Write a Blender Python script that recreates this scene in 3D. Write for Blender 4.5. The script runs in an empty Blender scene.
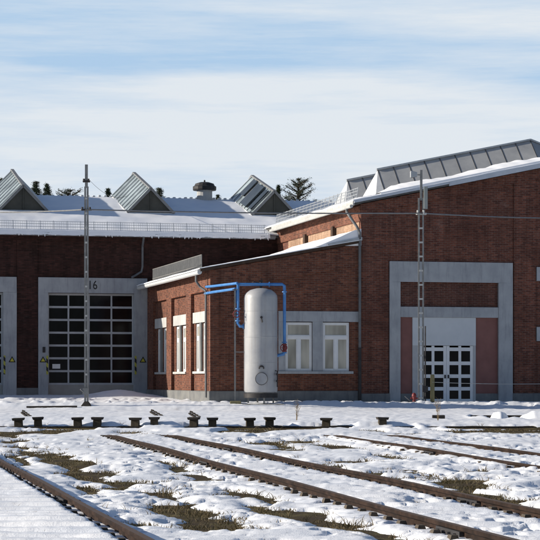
import bpy, bmesh, math, random
import numpy as np
from mathutils import Vector, Matrix, noise as mnoise
random.seed(7); rng = np.random.default_rng(11)
S = bpy.context.scene; COL = S.collection; R = math.radians; PI = math.pi

# ------------------------------------------------------------------ materials
def mat(name, base=(.5,.5,.5), rough=.7, metal=0., spec=.4):
    m = bpy.data.materials.new(name); m.use_nodes = True
    b = m.node_tree.nodes['Principled BSDF']
    b.inputs['Base Color'].default_value = (*base, 1); b.inputs['Roughness'].default_value = rough
    b.inputs['Metallic'].default_value = metal; b.inputs['Specular IOR Level'].default_value = spec
    return m
class NT:
    def __init__(s, m): s.t = m.node_tree; s.b = s.t.nodes.get('Principled BSDF')
    def n(s, ty, **kw):
        x = s.t.nodes.new(ty)
        for k, v in kw.items():
            if k in x.inputs: x.inputs[k].default_value = v
            else: setattr(x, k, v)
        return x
    def l(s, a, b): s.t.links.new(a, b)
    def coords(s, kind='Object', scale=(1,1,1)):
        tc = s.n('ShaderNodeTexCoord'); mp = s.n('ShaderNodeMapping'); mp.inputs['Scale'].default_value = scale
        s.l(tc.outputs[kind], mp.inputs['Vector']); return mp.outputs[0]
    def noise(s, vec, scale, detail=5, rough=.6):
        x = s.n('ShaderNodeTexNoise', Scale=scale, Detail=detail, Roughness=rough); s.l(vec, x.inputs['Vector']); return x.outputs['Fac']
    def ramp(s, fac, stops, interp='LINEAR'):
        r = s.n('ShaderNodeValToRGB'); r.color_ramp.interpolation = interp
        e = r.color_ramp.elements
        while len(e) < len(stops): e.new(.5)
        for q, (p, c) in zip(e, stops):
            q.position = p; q.color = (*c, 1) if len(c) == 3 else c
        s.l(fac, r.inputs[0]); return r.outputs[0]
    def mix(s, fac, a, b, mode='MIX'):
        x = s.n('ShaderNodeMix', data_type='RGBA', blend_type=mode)
        if isinstance(fac, (int, float)): x.inputs[0].default_value = fac
        else: s.l(fac, x.inputs[0])
        for i, c in ((6, a), (7, b)):
            if isinstance(c, tuple): x.inputs[i].default_value = (*c, 1)
            else: s.l(c, x.inputs[i])
        return x.outputs[2]
    def bump(s, h, strength=.3, dist=.02):
        x = s.n('ShaderNodeBump', Strength=strength, Distance=dist); s.l(h, x.inputs['Height']); s.l(x.outputs[0], s.b.inputs['Normal'])
    def color(s, c): s.l(c, s.b.inputs['Base Color'])

def worn(name, c1, c2, scale=3., rough=.75, metal=0., bump=.15, spec=.35, streak=(1,1,1), bd=.01):
    m = mat(name, c1, rough, metal, spec); t = NT(m)
    v = t.coords('Object', streak)
    f = t.noise(v, scale, 7, .65)
    t.color(t.ramp(f, [(.32, c1), (.68, c2)]))
    if bump: t.bump(t.noise(t.coords(), scale*9, 4), bump, bd)
    return m

def brick(name, c1, c2, mortar, stain=(.35,.3,.28)):
    m = mat(name, c1, .9, 0, .2); t = NT(m)
    uv = t.coords('UV')
    b = t.n('ShaderNodeTexBrick', Scale=1.0, **{'Mortar Size': .009, 'Mortar Smooth': .25, 'Bias': 0.0, 'Brick Width': .25, 'Row Height': .077})
    b.inputs['Color1'].default_value = (*c1, 1); b.inputs['Color2'].default_value = (*c2, 1); b.inputs['Mortar'].default_value = (*mortar, 1)
    t.l(uv, b.inputs['Vector'])
    big = t.noise(uv, .55, 6, .6); mid = t.noise(t.coords('UV', (4, 13, 1)), 1.0, 3, .5)
    c = t.mix(t.ramp(mid, [(.4, (0,0,0)), (.62, (.34,.34,.34))]), b.outputs['Color'], tuple(x*.45 for x in c1))
    c = t.mix(t.ramp(big, [(.45, (0,0,0)), (.75, (.5,.5,.5))]), c, stain)
    lo = t.noise(t.coords('UV', (2.2, .25, 1)), 1.3, 6, .7)
    c = t.mix(t.ramp(lo, [(.3, (.6,.6,.6)), (.6, (1,1,1))]), (0,0,0), c)
    pt = t.noise(t.coords('UV', (.9,1.1,1)), .8, 8, .75)
    c = t.mix(t.ramp(pt, [(.60, (0,0,0)), (.74, (.30,.30,.30))]), c, tuple(min(1, x*1.5+.05) for x in mortar))
    so_ = t.noise(t.coords('UV', (.35,.5,1)), .9, 5, .6)
    c = t.mix(t.ramp(so_, [(.48, (0,0,0)), (.70, (.45,.45,.45))]), c, tuple(x*.4 for x in c1))
    t.color(c)
    t.bump(b.outputs['Fac'], -.5, .008)
    return m

M = {}
M['brick'] = brick('red_brick', (.105,.037,.027), (.235,.081,.051), (.19,.14,.115), (.12,.06,.045))
M['brick_annex'] = brick('annex_brick', (.108,.038,.026), (.265,.093,.053), (.19,.14,.11), (.14,.07,.048))
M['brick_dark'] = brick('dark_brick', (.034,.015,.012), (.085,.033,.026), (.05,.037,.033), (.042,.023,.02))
M['brick_pale'] = brick('pale_brick', (.36,.22,.14), (.45,.29,.20), (.42,.32,.24), (.38,.25,.17))
M['brick_panel'] = brick('panel_brick', (.09,.036,.028), (.17,.065,.045), (.19,.14,.12), (.09,.045,.036))
M['maroon'] = worn('maroon_board', (.19,.085,.075), (.24,.11,.095), 1.6, .8)
def render_mat(name, a, b):
    m = mat(name, a, .9, 0, .2); t = NT(m)
    v = t.coords('Object'); f = t.noise(v, 1.1, 7, .65); g = t.noise(t.coords('Object', (5,5,.6)), 1.4, 5, .7)
    c = t.ramp(f, [(.35, a), (.65, b)])
    c = t.mix(t.ramp(g, [(.5, (0,0,0)), (.72, (.45,.45,.45))]), c, tuple(x*.5 for x in a))
    t.color(c); t.bump(t.noise(v, 30, 3), .15, .01); return m
M['render'] = render_mat('grey_render', (.30,.315,.335), (.39,.405,.42))
M['concrete'] = render_mat('plinth_concrete', (.13,.135,.14), (.21,.21,.20))
M['lintel'] = render_mat('pale_lintel', (.40,.40,.39), (.50,.50,.48))
M['white_paint'] = worn('white_frame_paint', (.68,.69,.70), (.76,.76,.75), 4, .5, 0, .05)
M['door_metal'] = worn('door_metal', (.36,.37,.38), (.45,.46,.47), 3, .5, 0, .05)
M['door_panel'] = worn('door_panel', (.30,.28,.25), (.38,.36,.33), 1.5, .6, 0, .05)
M['pale_panel'] = worn('pale_panel', (.50,.53,.55), (.58,.60,.62), .9, .6, 0, .05)
def glass(name, base, rough=.06, spec=.5, bumpy=.02):
    m = mat(name, base, rough, 0, spec); t = NT(m)
    v = t.coords('Object'); f = t.noise(t.coords('Object', (1.6,1,.5)), .9, 2)
    t.color(t.ramp(f, [(.35, tuple(x*.6 for x in base)), (.65, tuple(min(1, x*1.3) for x in base))]))
    t.bump(t.noise(v, 1.7, 2), bumpy, .05); return m
M['glass_dark'] = glass('dark_glass', (.006,.007,.009), .10, .12)
M['glass_room'] = glass('room_glass', (.42,.40,.34), .07, .35)
M['glass_roof'] = glass('roof_glass', (.30,.36,.38), .18, .5)
M['glass_roof_dark'] = glass('dark_roof_glass', (.025,.03,.035), .12, .5)
M['sheet'] = worn('skylight_sheet', (.30,.305,.31), (.42,.42,.41), 1.1, .55, 0, .1)
M['sheet_dark'] = worn('dark_gable_sheet', (.05,.05,.042), (.08,.078,.065), 1.5, .75, 0, .1)
M['bar_white'] = worn('glazing_bar', (.55,.56,.56), (.68,.69,.69), 3, .45, .1, .05)
M['bar_grey'] = worn('grey_bar', (.17,.17,.17), (.25,.25,.25), 3, .5, .3, .05)
M['bar_dark'] = worn('dark_bar', (.10,.10,.10), (.15,.15,.15), 3, .6, .1, .05)
M['pipe_dark'] = worn('downpipe_zinc', (.10,.105,.11), (.16,.165,.17), 4, .55, .2, .08)
M['zinc'] = worn('zinc', (.34,.36,.38), (.46,.48,.50), 4, .45, .5, .08)
M['galv'] = worn('galvanised_steel', (.17,.17,.17), (.26,.26,.25), 5, .5, .3, .1)
M['dark_metal'] = worn('dark_metal', (.02,.02,.022), (.045,.04,.04), 5, .6, .2, .1)
M['galv_dark'] = worn('dark_rim', (.06,.06,.065), (.11,.11,.11), 5, .5, .2, .1)
M['dark_wood'] = worn('dark_timber', (.045,.03,.022), (.085,.055,.04), 4, .85, 0, .3, .2, (1,1,.2))
M['fascia'] = worn('fascia_board', (.40,.44,.50), (.50,.54,.60), 2, .6, 0, .1)
M['roofing'] = worn('roofing', (.06,.06,.06), (.10,.10,.10), 3, .9)
M['blue_pipe'] = worn('blue_pipe', (.04,.17,.45), (.08,.24,.52), 4, .4, 0, .05, .5)
M['red_valve'] = worn('red_valve', (.13,.02,.022), (.21,.035,.035), 6, .5)
M['post_wood'] = worn('weathered_post', (.15,.14,.07), (.25,.22,.12), 5, .9, 0, .3, .2, (3,3,.4))
M['cap'] = worn('stub_cap', (.022,.019,.017), (.048,.040,.034), 7, .9, 0, .4)
M['stub'] = worn('stub_body', (.035,.028,.02), (.085,.068,.045), 7, .95, 0, .5)
M['sleeper'] = worn('sleeper_timber', (.05,.04,.03), (.10,.08,.06), 4, .95, 0, .5)
M['yellow'] = mat('sign_yellow', (.55,.48,.05), .6); M['black'] = mat('sign_black', (.015,.015,.015), .7)
M['paper'] = mat('paper', (.75,.75,.72), .9)
m = mat('hazard_stripes', rough=.6); t = NT(m)
w = t.n('ShaderNodeTexWave', wave_type='BANDS', bands_direction='DIAGONAL', Scale=1.6, Distortion=0.0); t.l(t.coords('Object', (1,0.0,1)), w.inputs['Vector'])
t.color(t.ramp(w.outputs['Fac'], [(.49, (.015,.015,.015)), (.51, (.42,.40,.06))], 'CONSTANT')); M['hazard'] = m

m = mat('rail_steel', (.1,.06,.04), .85, 0., .15); t = NT(m)
v = t.coords('Object'); f = t.noise(v, 3.5, 6, .65)
c = t.ramp(f, [(.3, (.009,.0058,.0045)), (.5, (.024,.0138,.0095)), (.72, (.050,.029,.020))])
gn = t.n('ShaderNodeNewGeometry'); sx = t.n('ShaderNodeSeparateXYZ'); t.l(gn.outputs['True Normal'], sx.inputs[0])
top = t.ramp(sx.outputs['Z'], [(.9, (0,0,0)), (.97, (.55,.55,.55))])
c = t.mix(top, c, (.18,.135,.115)); t.color(c); t.bump(t.noise(v, 40, 3), .3, .01); M['rail'] = m

m = mat('tank_paint', (.6,.6,.6), .42, 0, .45); t = NT(m)
v = t.coords('Object'); f = t.noise(v, 1.3, 6); st = t.noise(t.coords('Object', (9,9,.35)), 1.0, 6, .7)
c = t.ramp(f, [(.35, (.30,.31,.33)), (.7, (.40,.40,.40))])
c = t.mix(t.ramp(st, [(.52, (0,0,0)), (.78, (.55,.55,.55))]), c, (.25,.22,.19)); t.color(c); t.bump(t.noise(v, 2.5, 2), .06, .05); M['tank'] = m

def snow_mat(name, dirt=.0):
    m = mat(name, (.86,.88,.92), .62, 0, .25); t = NT(m)
    v = t.coords('Object'); f = t.noise(v, 1.1, 6, .6)
    c = t.ramp(f, [(.3, (.80,.83,.88)), (.6, (.89,.90,.92))])
    if dirt:
        g = t.noise(t.coords('Object', (1,.6,1)), .8, 9, .75)
        c = t.mix(t.ramp(g, [(.60, (0,0,0)), (.80, (dirt,dirt,dirt))]), c, (.42,.34,.24))
        g2 = t.noise(v, 22, 3, .6)
        c = t.mix(t.ramp(g2, [(.66, (0,0,0)), (.74, (dirt,dirt,dirt))]), c, (.25,.19,.11))
    t.color(c)
    h = t.n('ShaderNodeMath', operation='ADD'); t.l(t.noise(v, 9, 5, .6), h.inputs[0]); t.l(t.noise(v, 55, 3, .6), h.inputs[1])
    t.bump(h.outputs[0], .22, .025); return m
M['snow'] = snow_mat('snow'); M['snow_ground'] = snow_mat('ground_snow', .55)

m = mat('soil', (.08,.06,.04), .95, 0, .15); t = NT(m); v = t.coords('Object')
f = t.noise(v, 2.2, 8, .7); c = t.ramp(f, [(.3, (.022,.016,.011)), (.46, (.065,.046,.026)), (.58, (.10,.082,.034)), (.72, (.22,.165,.09))])
t.color(c); t.bump(t.noise(v, 25, 5, .7), .8, .05); M['soil'] = m
def grass_mat(name, stops):
    m = mat(name, (.2,.16,.07), .85, 0, .2); t = NT(m)
    t.color(t.ramp(t.noise(t.coords('Object'), 4.5, 4, .7), stops)); return m
M['grass'] = grass_mat('dry_grass', [(.3, (.085,.068,.026)), (.44, (.19,.142,.065)), (.60, (.42,.31,.17))])
M['weed'] = grass_mat('dry_weed', [(.35, (.14,.10,.05)), (.65, (.26,.19,.11))])
M['bark'] = worn('bark', (.06,.04,.03), (.11,.075,.05), 5, .95, 0, .4)
M['needles'] = grass_mat('needles', [(.3, (.012,.02,.012)), (.5, (.022,.036,.018)), (.7, (.04,.055,.028))])

# ------------------------------------------------------------------ mesh helpers
class MB:
    def __init__(s): s.v = []; s.f = []; s.mi = []; s.k = 0
    def poly(s, pts):
        i = len(s.v); s.v += [tuple(p) for p in pts]; s.f.append(tuple(range(i, i+len(pts)))); s.mi.append(s.k); return s
    def hexa(s, p):      # p: 8 points, bottom loop ccw then top loop
        i = len(s.v); s.v += [tuple(q) for q in p]
        for q in ((3,2,1,0), (4,5,6,7), (0,1,5,4), (1,2,6,5), (2,3,7,6), (3,0,4,7)):
            s.f.append(tuple(i+a for a in q)); s.mi.append(s.k)
        return s
    def box(s, x0, x1, y0, y1, z0, z1):
        return s.hexa([(x0,y0,z0),(x1,y0,z0),(x1,y1,z0),(x0,y1,z0),(x0,y0,z1),(x1,y0,z1),(x1,y1,z1),(x0,y1,z1)])
    def prism(s, prof, a, b):       # closed profile extruded from offset a to b: prof points are functions-free 3D, a,b vectors
        n = len(prof); A = [Vector(p)+Vector(a) for p in prof]; B = [Vector(p)+Vector(b) for p in prof]
        s.poly(A[::-1]); s.poly(B)
        for i in range(n): s.poly([A[i], A[(i+1) % n], B[(i+1) % n], B[i]])
        return s
    def bar(s, p, q, w, h, up=(0,0,1)):
        p = Vector(p); q = Vector(q); d = (q-p).normalized(); u = Vector(up)
        if abs(d.dot(u)) > .98: u = Vector((1,0,0))
        x = d.cross(u).normalized()*(w/2); y = x.normalized().cross(d).normalized()*(h/2)
        return s.hexa([p-x-y, p+x-y, q+x-y, q-x-y, p-x+y, p+x+y, q+x+y, q-x+y])
    def tube(s, pts, r, n=8, cap=True):
        pts = [Vector(p) for p in pts]; rs = r if isinstance(r, (list, tuple)) else [r]*len(pts)
        rings = []; prevx = None
        for i, p in enumerate(pts):
            d = (pts[min(i+1, len(pts)-1)] - pts[max(i-1, 0)]).normalized()
            if prevx is None:
                a = Vector((0,0,1)) if abs(d.z) < .9 else Vector((1,0,0)); x = d.cross(a).normalized()
            else: x = (prevx - d*prevx.dot(d)).normalized()
            prevx = x; y = d.cross(x); i0 = len(s.v)
            for k in range(n):
                a = 2*PI*k/n; s.v.append(tuple(p + (x*math.cos(a)+y*math.sin(a))*rs[i]))
            rings.append(i0)
        for a, b in zip(rings, rings[1:]):
            for k in range(n): s.f.append((a+k, a+(k+1) % n, b+(k+1) % n, b+k)); s.mi.append(s.k)
        if cap:
            s.f.append(tuple(rings[0]+k for k in range(n))[::-1]); s.mi.append(s.k)
            s.f.append(tuple(rings[-1]+k for k in range(n))); s.mi.append(s.k)
        return s
    def lathe(s, prof, c=(0,0,0), n=32):
        i0 = len(s.v); m_ = len(prof)
        for k in range(n):
            a = 2*PI*k/n
            for r, z in prof: s.v.append((c[0]+r*math.cos(a), c[1]+r*math.sin(a), c[2]+z))
        for k in range(n):
            a = i0+k*m_; b = i0+((k+1) % n)*m_
            for j in range(m_-1): s.f.append((a+j, b+j, b+j+1, a+j+1)); s.mi.append(s.k)
        return s
    def build(s, name, m, parent=None, bevel=0, smooth=False):
        me = bpy.data.meshes.new(name); me.from_pydata(s.v, [], s.f)
        for q in (m if isinstance(m, (list, tuple)) else [m]): me.materials.append(q)
        if isinstance(m, (list, tuple)): me.polygons.foreach_set('material_index', s.mi)
        bm = bmesh.new(); bm.from_mesh(me); bmesh.ops.remove_doubles(bm, verts=bm.verts, dist=1e-5)
        uv = bm.loops.layers.uv.new('UVMap'); bm.normal_update()
        for f in bm.faces:
            nx, ny, nz = (abs(a) for a in f.normal)
            for lp in f.loops:
                x, y, z = lp.vert.co
                lp[uv].uv = (y, z) if nx > .6 and nx > nz else ((x, z) if ny > nz else (x, y))
        bm.to_mesh(me); bm.free()
        if smooth: me.polygons.foreach_set('use_smooth', [True]*len(me.polygons))
        o = bpy.data.objects.new(name, me); COL.objects.link(o)
        if parent: o.parent = parent
        if bevel:
            b = o.modifiers.new('bevel', 'BEVEL'); b.width = bevel; b.segments = 2; b.limit_method = 'ANGLE'
        if smooth:
            try: me.set_sharp_from_angle(angle=R(35))
            except Exception: pass
        return o
def each(mb, name, m, parent=None, bevel=0):
    # one object per loose piece
    idx = {}; par = list(range(len(mb.v)))
    def find(a):
        while par[a] != a: par[a] = par[par[a]]; a = par[a]
        return a
    for f in mb.f:
        for q in f[1:]: par[find(q)] = find(f[0])
    groups = {}
    for f in mb.f: groups.setdefault(find(f[0]), []).append(f)
    out = []
    for fs in groups.values():
        q = MB(); ids = sorted({i for f in fs for i in f}); mp = {i: k for k, i in enumerate(ids)}
        q.v = [mb.v[i] for i in ids]; q.f = [tuple(mp[i] for i in f) for f in fs]; q.mi = [0]*len(fs)
        out.append(q.build(name, m, parent, bevel))
    return out
def tag(o, label, cat, group=None):
    o['label'] = label; o['category'] = cat
    if group: o['group'] = group
    return o
def thing(name, label, cat, loc=(0,0,0), rz=0., group=None):
    o = bpy.data.objects.new(name, None); COL.objects.link(o); o.empty_display_size = .2
    o.location = loc; o.rotation_euler = (0,0,rz); return tag(o, label, cat, group)
def copy_tree(o, parent=None):
    c = o.copy(); COL.objects.link(c)
    if parent is not None: c.parent = parent
    for ch in list(o.children): copy_tree(ch, c)
    return c

# panel of wall with openings: P(a, z, d) maps along-wall, height and depth (inwards) to a point
def wall_panel(mb, P, a0, a1, z0, top, openings=(), reveal=.2, extra=()):
    A = sorted(set([a0, a1] + [o[0] for o in openings] + [o[1] for o in openings] + list(extra)))
    for i in range(len(A)-1):
        l, r = A[i], A[i+1]; mid = (l+r)/2
        ops = sorted([o for o in openings if o[0] < mid < o[1]], key=lambda o: o[2]); z = z0
        for o in ops:
            if o[2] > z: mb.poly([P(l,z,0), P(r,z,0), P(r,o[2],0), P(l,o[2],0)])
            z = o[3]
        mb.poly([P(l,z,0), P(r,z,0), P(r,top(r),0), P(l,top(l),0)])
    for l, r, b, t_ in openings:
        d = reveal
        mb.poly([P(l,b,0), P(l,t_,0), P(l,t_,d), P(l,b,d)]); mb.poly([P(r,b,0), P(r,b,d), P(r,t_,d), P(r,t_,0)])
        mb.poly([P(l,t_,0), P(r,t_,0), P(r,t_,d), P(l,t_,d)]); mb.poly([P(l,b,0), P(l,b,d), P(r,b,d), P(r,b,0)])

BA = math.atan2(.236, .972); OX, OY = -2.49, 83.0      # building frame: annex corner, turned a little
cb, sb = math.cos(BA), math.sin(BA)
def W(u, v, z=0.): return Vector((OX + u*cb - v*sb, OY + u*sb + v*cb, z))
front = lambda vv: (lambda a, z, d: (a, vv+d, z))
side = lambda uu: (lambda a, z, d: (uu+d, a, z))

def snow_sheet(name, grid, thick, parent, seed=0, amp=.05, lip=.05):
    """a blanket of snow on a roof: grid(i/n, j/m) -> point of the roof surface"""
    n, mm, fn = grid; mb = MB(); pts = [[None]*(mm+1) for _ in range(n+1)]; low = [[None]*(mm+1) for _ in range(n+1)]
    for i in range(n+1):
        for j in range(mm+1):
            p = Vector(fn(i/n, j/mm)); q = mnoise.noise(Vector((p.x*.9+seed, p.y*.9, p.z*.5)))*amp + mnoise.noise(Vector((p.x*3+seed, p.y*3, p.z)))*amp*.45
            e = min(i, n-i, j, mm-j); k = 1.0 if e > 1 else (.8 if e == 1 else .45)
            pts[i][j] = p + Vector((0,0,thick*k+q*(.4+.6*k))); low[i][j] = p + Vector((0,0,.004))
    for i in range(n):
        for j in range(mm): mb.poly([pts[i][j], pts[i+1][j], pts[i+1][j+1], pts[i][j+1]])
    for i in range(n):
        for j in (0, mm): mb.poly([low[i][j], low[i+1][j], pts[i+1][j], pts[i][j]])
    for j in range(mm):
        for i in (0, n): mb.poly([low[i][j], low[i][j+1], pts[i][j+1], pts[i][j]])
    o = mb.build(name, M['snow'], parent, smooth=True)
    bm = bmesh.new(); bm.from_mesh(o.data); bmesh.ops.recalc_face_normals(bm, faces=bm.faces); bm.to_mesh(o.data); bm.free()
    return o

def make_window(parent, loc, rz, w=1.15, h=2.05, transom=.62, curtain=False):
    """white casement: one wide top light above two casements; local x right, y into the wall"""
    f = MB(); t_ = .075
    f.box(0, w, 0, .09, 0, t_); f.box(0, w, 0, .09, h-t_, h); f.box(0, t_, 0, .09, t_, h-t_); f.box(w-t_, w, 0, .09, t_, h-t_)
    zt = h-transom
    f.box(t_, w-t_, -.012, .09, zt-.06, zt+.06); f.box(w/2-.07, w/2+.07, -.012, .09, t_, zt-.06)
    for a, b, c, d in ((t_, w/2-.07, t_, zt-.06), (w/2+.07, w-t_, t_, zt-.06), (t_, w-t_, zt+.06, h-t_)):
        for q in ((a, a+.035, c, d), (b-.035, b, c, d), (a+.035, b-.035, c, c+.035), (a+.035, b-.035, d-.035, d)): f.box(q[0], q[1], .012, .07, q[2], q[3])
    o = f.build('window', M['white_paint'], parent); o.location = loc; o.rotation_euler = (0,0,rz)
    p = MB().box(t_, w-t_, .045, .055, t_, h-t_).build('pane', M['glass_room'], o)
    return o

# ------------------------------------------------------------------ LONG SHED (left, behind)
VH = 14.84
shed = thing('locomotive_shed', 'long red brick engine shed with snowy roof, glazed roof lanterns and big door numbered 16', 'workshop', W(0,0,0), BA)
eave = 7.86; RV = 24.1; RZ = 10.36
mb = MB(); F = front(VH)
UL, UR = -34., 30.
ops = [(-5.31+k*-6.35+.48, -.64+k*-6.35, -.5, 5.03) for k in range(2)]
wall_panel(mb, F, UL, UR, -1.0, lambda a: eave, ops, .45)
mb.poly([(UL,VH,-1),(UL,VH,eave),(UL,RV,RZ),(UL,34,8.05),(UL,34,-1)]); mb.poly([(UR,VH,-1),(UR,34,-1),(UR,34,8.05),(UR,RV,RZ),(UR,VH,eave)])
mb.poly([(UL,34,-1),(UL,34,8.05),(UR,34,8.05),(UR,34,-1)])
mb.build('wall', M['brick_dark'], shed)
pil = MB()
for k in range(-1, 3):
    a = -6.33-6.35*k
    if k == -1: continue
    pil.box(a, a+1.0, VH-.05, VH+.05, .45, 7.6)
pil.box(UL, -.02, VH-.09, VH+.05, 7.55, eave-.06); pil.box(.0, 6.5, VH-.07, VH+.05, 7.6, eave-.06)
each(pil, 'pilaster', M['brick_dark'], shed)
pl = MB()
for k in range(0, 2): pl.box(-6.345-6.35*k, -5.315-6.35*k, VH-.10, VH+.05, -.6, .45)
each(pl, 'plinth', M['concrete'], shed)
# door portals and doors
def portal(du):
    fr = MB(); a, b = -5.31+du, -.003+du
    fr.box(a, a+.48, VH-.12, VH+.4, -.5, 5.03); fr.box(b-.64, b, VH-.12, VH+.4, -.5, 5.03); fr.box(a, b, VH-.12, VH+.4, 5.03, 5.77)
    o = fr.build('door_frame', M['render'], shed, .015)
    d = MB(); l, r = a+.48, b-.637; y0, y1 = VH+.18, VH+.26
    cols = [l+.03, -3.82+du, -2.86+du, -1.72+du, r-.03]; rows = [.64+i*.6186 for i in range(8)]
    for i, c in enumerate(cols): d.box(c-(.075 if i == 2 else .04), c+(.075 if i == 2 else .04), y0, y1, .64, 4.99)
    for z in rows: d.box(l, r, y0-.008, y1, z-.05, z+.05)
    g = d.build('garage_door', M['door_metal'], shed)
    MB().box(l, r, y0+.03, y0+.05, .6, 4.99).build('glazing', M['glass_dark'], g)
    MB().box(l, r, y0+.005, y1, -.4, .6).build('bottom_panel', M['door_panel'], g, .01)
    for x0, x1 in ((l-.10, l-.01), (r+.01, r+.10)):
        MB().box(x0, x1, VH-.135, VH-.121, 1.1, 2.0).build('hazard_strip', M['hazard'], o)
    for xc in (a+.22, b-.22):
        s_ = MB(); s_.prism([(xc-.17,0,1.68),(xc+.17,0,1.68),(xc,0,1.97)], (0,VH-.14,0), (0,VH-.122,0)); sg = s_.build('warning_sign', M['black'], o)
        s_ = MB(); s_.prism([(xc-.10,0,1.72),(xc+.10,0,1.72),(xc,0,1.89)], (0,VH-.146,0), (0,VH-.141,0)); s_.build('warning_sign', M['yellow'], o)
    MB().box(a+.2, a+.33, VH-.17, VH-.122, 2.15, 2.42).build('intercom', M['dark_metal'], o, .01)
    return o, g, l, r
fr0, gd0, l0, r0 = portal(0); portal(-6.35)
MB().box(-4.6, -4.22, VH+.165, VH+.17, 1.38, 1.6).build('paper_notice', M['paper'], gd0)
MB().box(-2.5-.75, -2.5-.45, VH+.225, VH+.229, 4.5, 4.85).build('paper_notice', M['paper'], gd0)
fc = bpy.data.curves.new('door_number', 'FONT'); fc.body = '16'; fc.size = .60; fc.extrude = .006; fc.space_character = 1.05
tmp = bpy.data.objects.new('tmp', fc); COL.objects.link(tmp)
dg = bpy.context.evaluated_depsgraph_get(); me = bpy.data.meshes.new_from_object(tmp.evaluated_get(dg)); bpy.data.objects.remove(tmp)
num = bpy.data.objects.new('door_number', me); COL.objects.link(num); num.parent = fr0; me.materials.clear(); me.materials.append(M['black'])
num.scale = (.78, 1, 1); num.location = (-2.93, VH-.13, 5.22); num.rotation_euler = (PI/2, 0, 0)
# roof
mb = MB()
for z0 in (0,):
    P1 = [(UL-.3,VH-.45,eave-.05),(UR,VH-.45,eave-.05),(UR,RV,RZ+.02),(UL-.3,RV,RZ+.02)]
    mb.hexa([Vector(p)-Vector((0,0,.0)) for p in P1]+[Vector(p)+Vector((0,0,.14)) for p in P1])
    P2 = [(UL-.3,RV+.001,RZ+.02),(UR,RV+.001,RZ+.02),(UR,34.4,eave-.05),(UL-.3,34.4,eave-.05)]
    mb.hexa([Vector(p) for p in P2]+[Vector(p)+Vector((0,0,.14)) for p in P2])
roof = mb.build('roof', M['roofing'], shed)
def rz_shed(v): return eave+.09+(RZ+.07-eave)*(v-(VH-.45))/(RV-VH+.45) if v < RV else RZ+.16-(RZ+.07-eave)*(v-RV)/(34.4-RV)
snow_sheet('roof_snow', (150, 22, lambda a, b: (-16+a*30, VH-.50+b*(RV-VH+.5), rz_shed(VH-.5+b*(RV-VH+.5)))), .10, shed, 3, .05)
snow_sheet('roof_snow', (60, 10, lambda a, b: (-16+a*30, RV+.01+b*10.2, rz_shed(RV+.02+b*10.2))), .10, shed, 9, .05)
rb = MB(); x = -14.
while x < 12:
    rb.box(x, x+.15, RV-.10, RV+.10, RZ+.15, RZ+.27+random.uniform(-.03,.03)); x += .31
each(rb, 'ridge_tile', M['bar_white'], shed, .03)
# gutter with ragged frozen snow lip
gt = MB(); gt.prism([(0,-.14,0),(0,.0,-.12),(0,.13,0),(0,.13,.03),(0,-.14,.03)], (-16,VH-.55,eave+.0), (6.3,VH-.55,eave+.0)); gt.build('gutter', M['zinc'], shed)
ic = MB(); x = -14.
while x < 6.0:
    h = random.choice([.02,.03,.04,.06,.09,.13])*random.uniform(.7,1.2); w_ = random.uniform(.04,.09)
    ic.tube([(x,VH-.66,eave-.03),(x,VH-.68,eave-.06),(x+random.uniform(-.02,.02),VH-.70,eave-.04-h)], [w_,w_*.8,.006], 5); x += random.uniform(.08,.30)
lip = MB(); n = 180
for i in range(n):
    xa, xb = -15+i*21./n, -15+(i+1)*21./n; fa = .09+.06*mnoise.noise(Vector((xa*2.3,0,1))); fb = .09+.06*mnoise.noise(Vector((xb*2.3,0,1)))
    ya = .64+.05*mnoise.noise(Vector((xa*1.7,4,1)))
    lip.hexa([(xa,VH-ya-.1,eave+.0-fa),(xb,VH-ya-.1,eave+.0-fb),(xb,VH-.42,eave-.02),(xa,VH-.42,eave-.02),(xa,VH-ya-.04,eave+.14),(xb,VH-ya-.04,eave+.14),(xb,VH-.40,eave+.2),(xa,VH-.40,eave+.2)])
lip.build('snow_lip', M['snow'], shed); ic.build('icicles', M['snow'], shed, smooth=True)['kind'] = 'stuff'
def snow_guard(name, p, q, h, lean, parent, step=.65, mesh=.11, m='zinc'):
    g = MB(); p = Vector(p); q = Vector(q); L = (q-p).length; d = (q-p)/L; up = Vector(lean).normalized()*h
    k = 0.
    while k <= L: g.bar(p+d*k, p+d*k+up*1.06, .035, .02); k += step
    for fz in (.12, .42, .72, .98): g.bar(p+up*fz, q+up*fz, .022, .022)
    k = 0.
    while k <= L: g.bar(p+d*k+up*.12, p+d*k+up*.98, .012, .008); k += mesh
    return g.build(name, M[m], parent)
snow_guard('snow_guard', (-15,VH-.35,eave+.14), (5.9,VH-.35,eave+.14), .46, (0,.15,1), shed)
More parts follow.
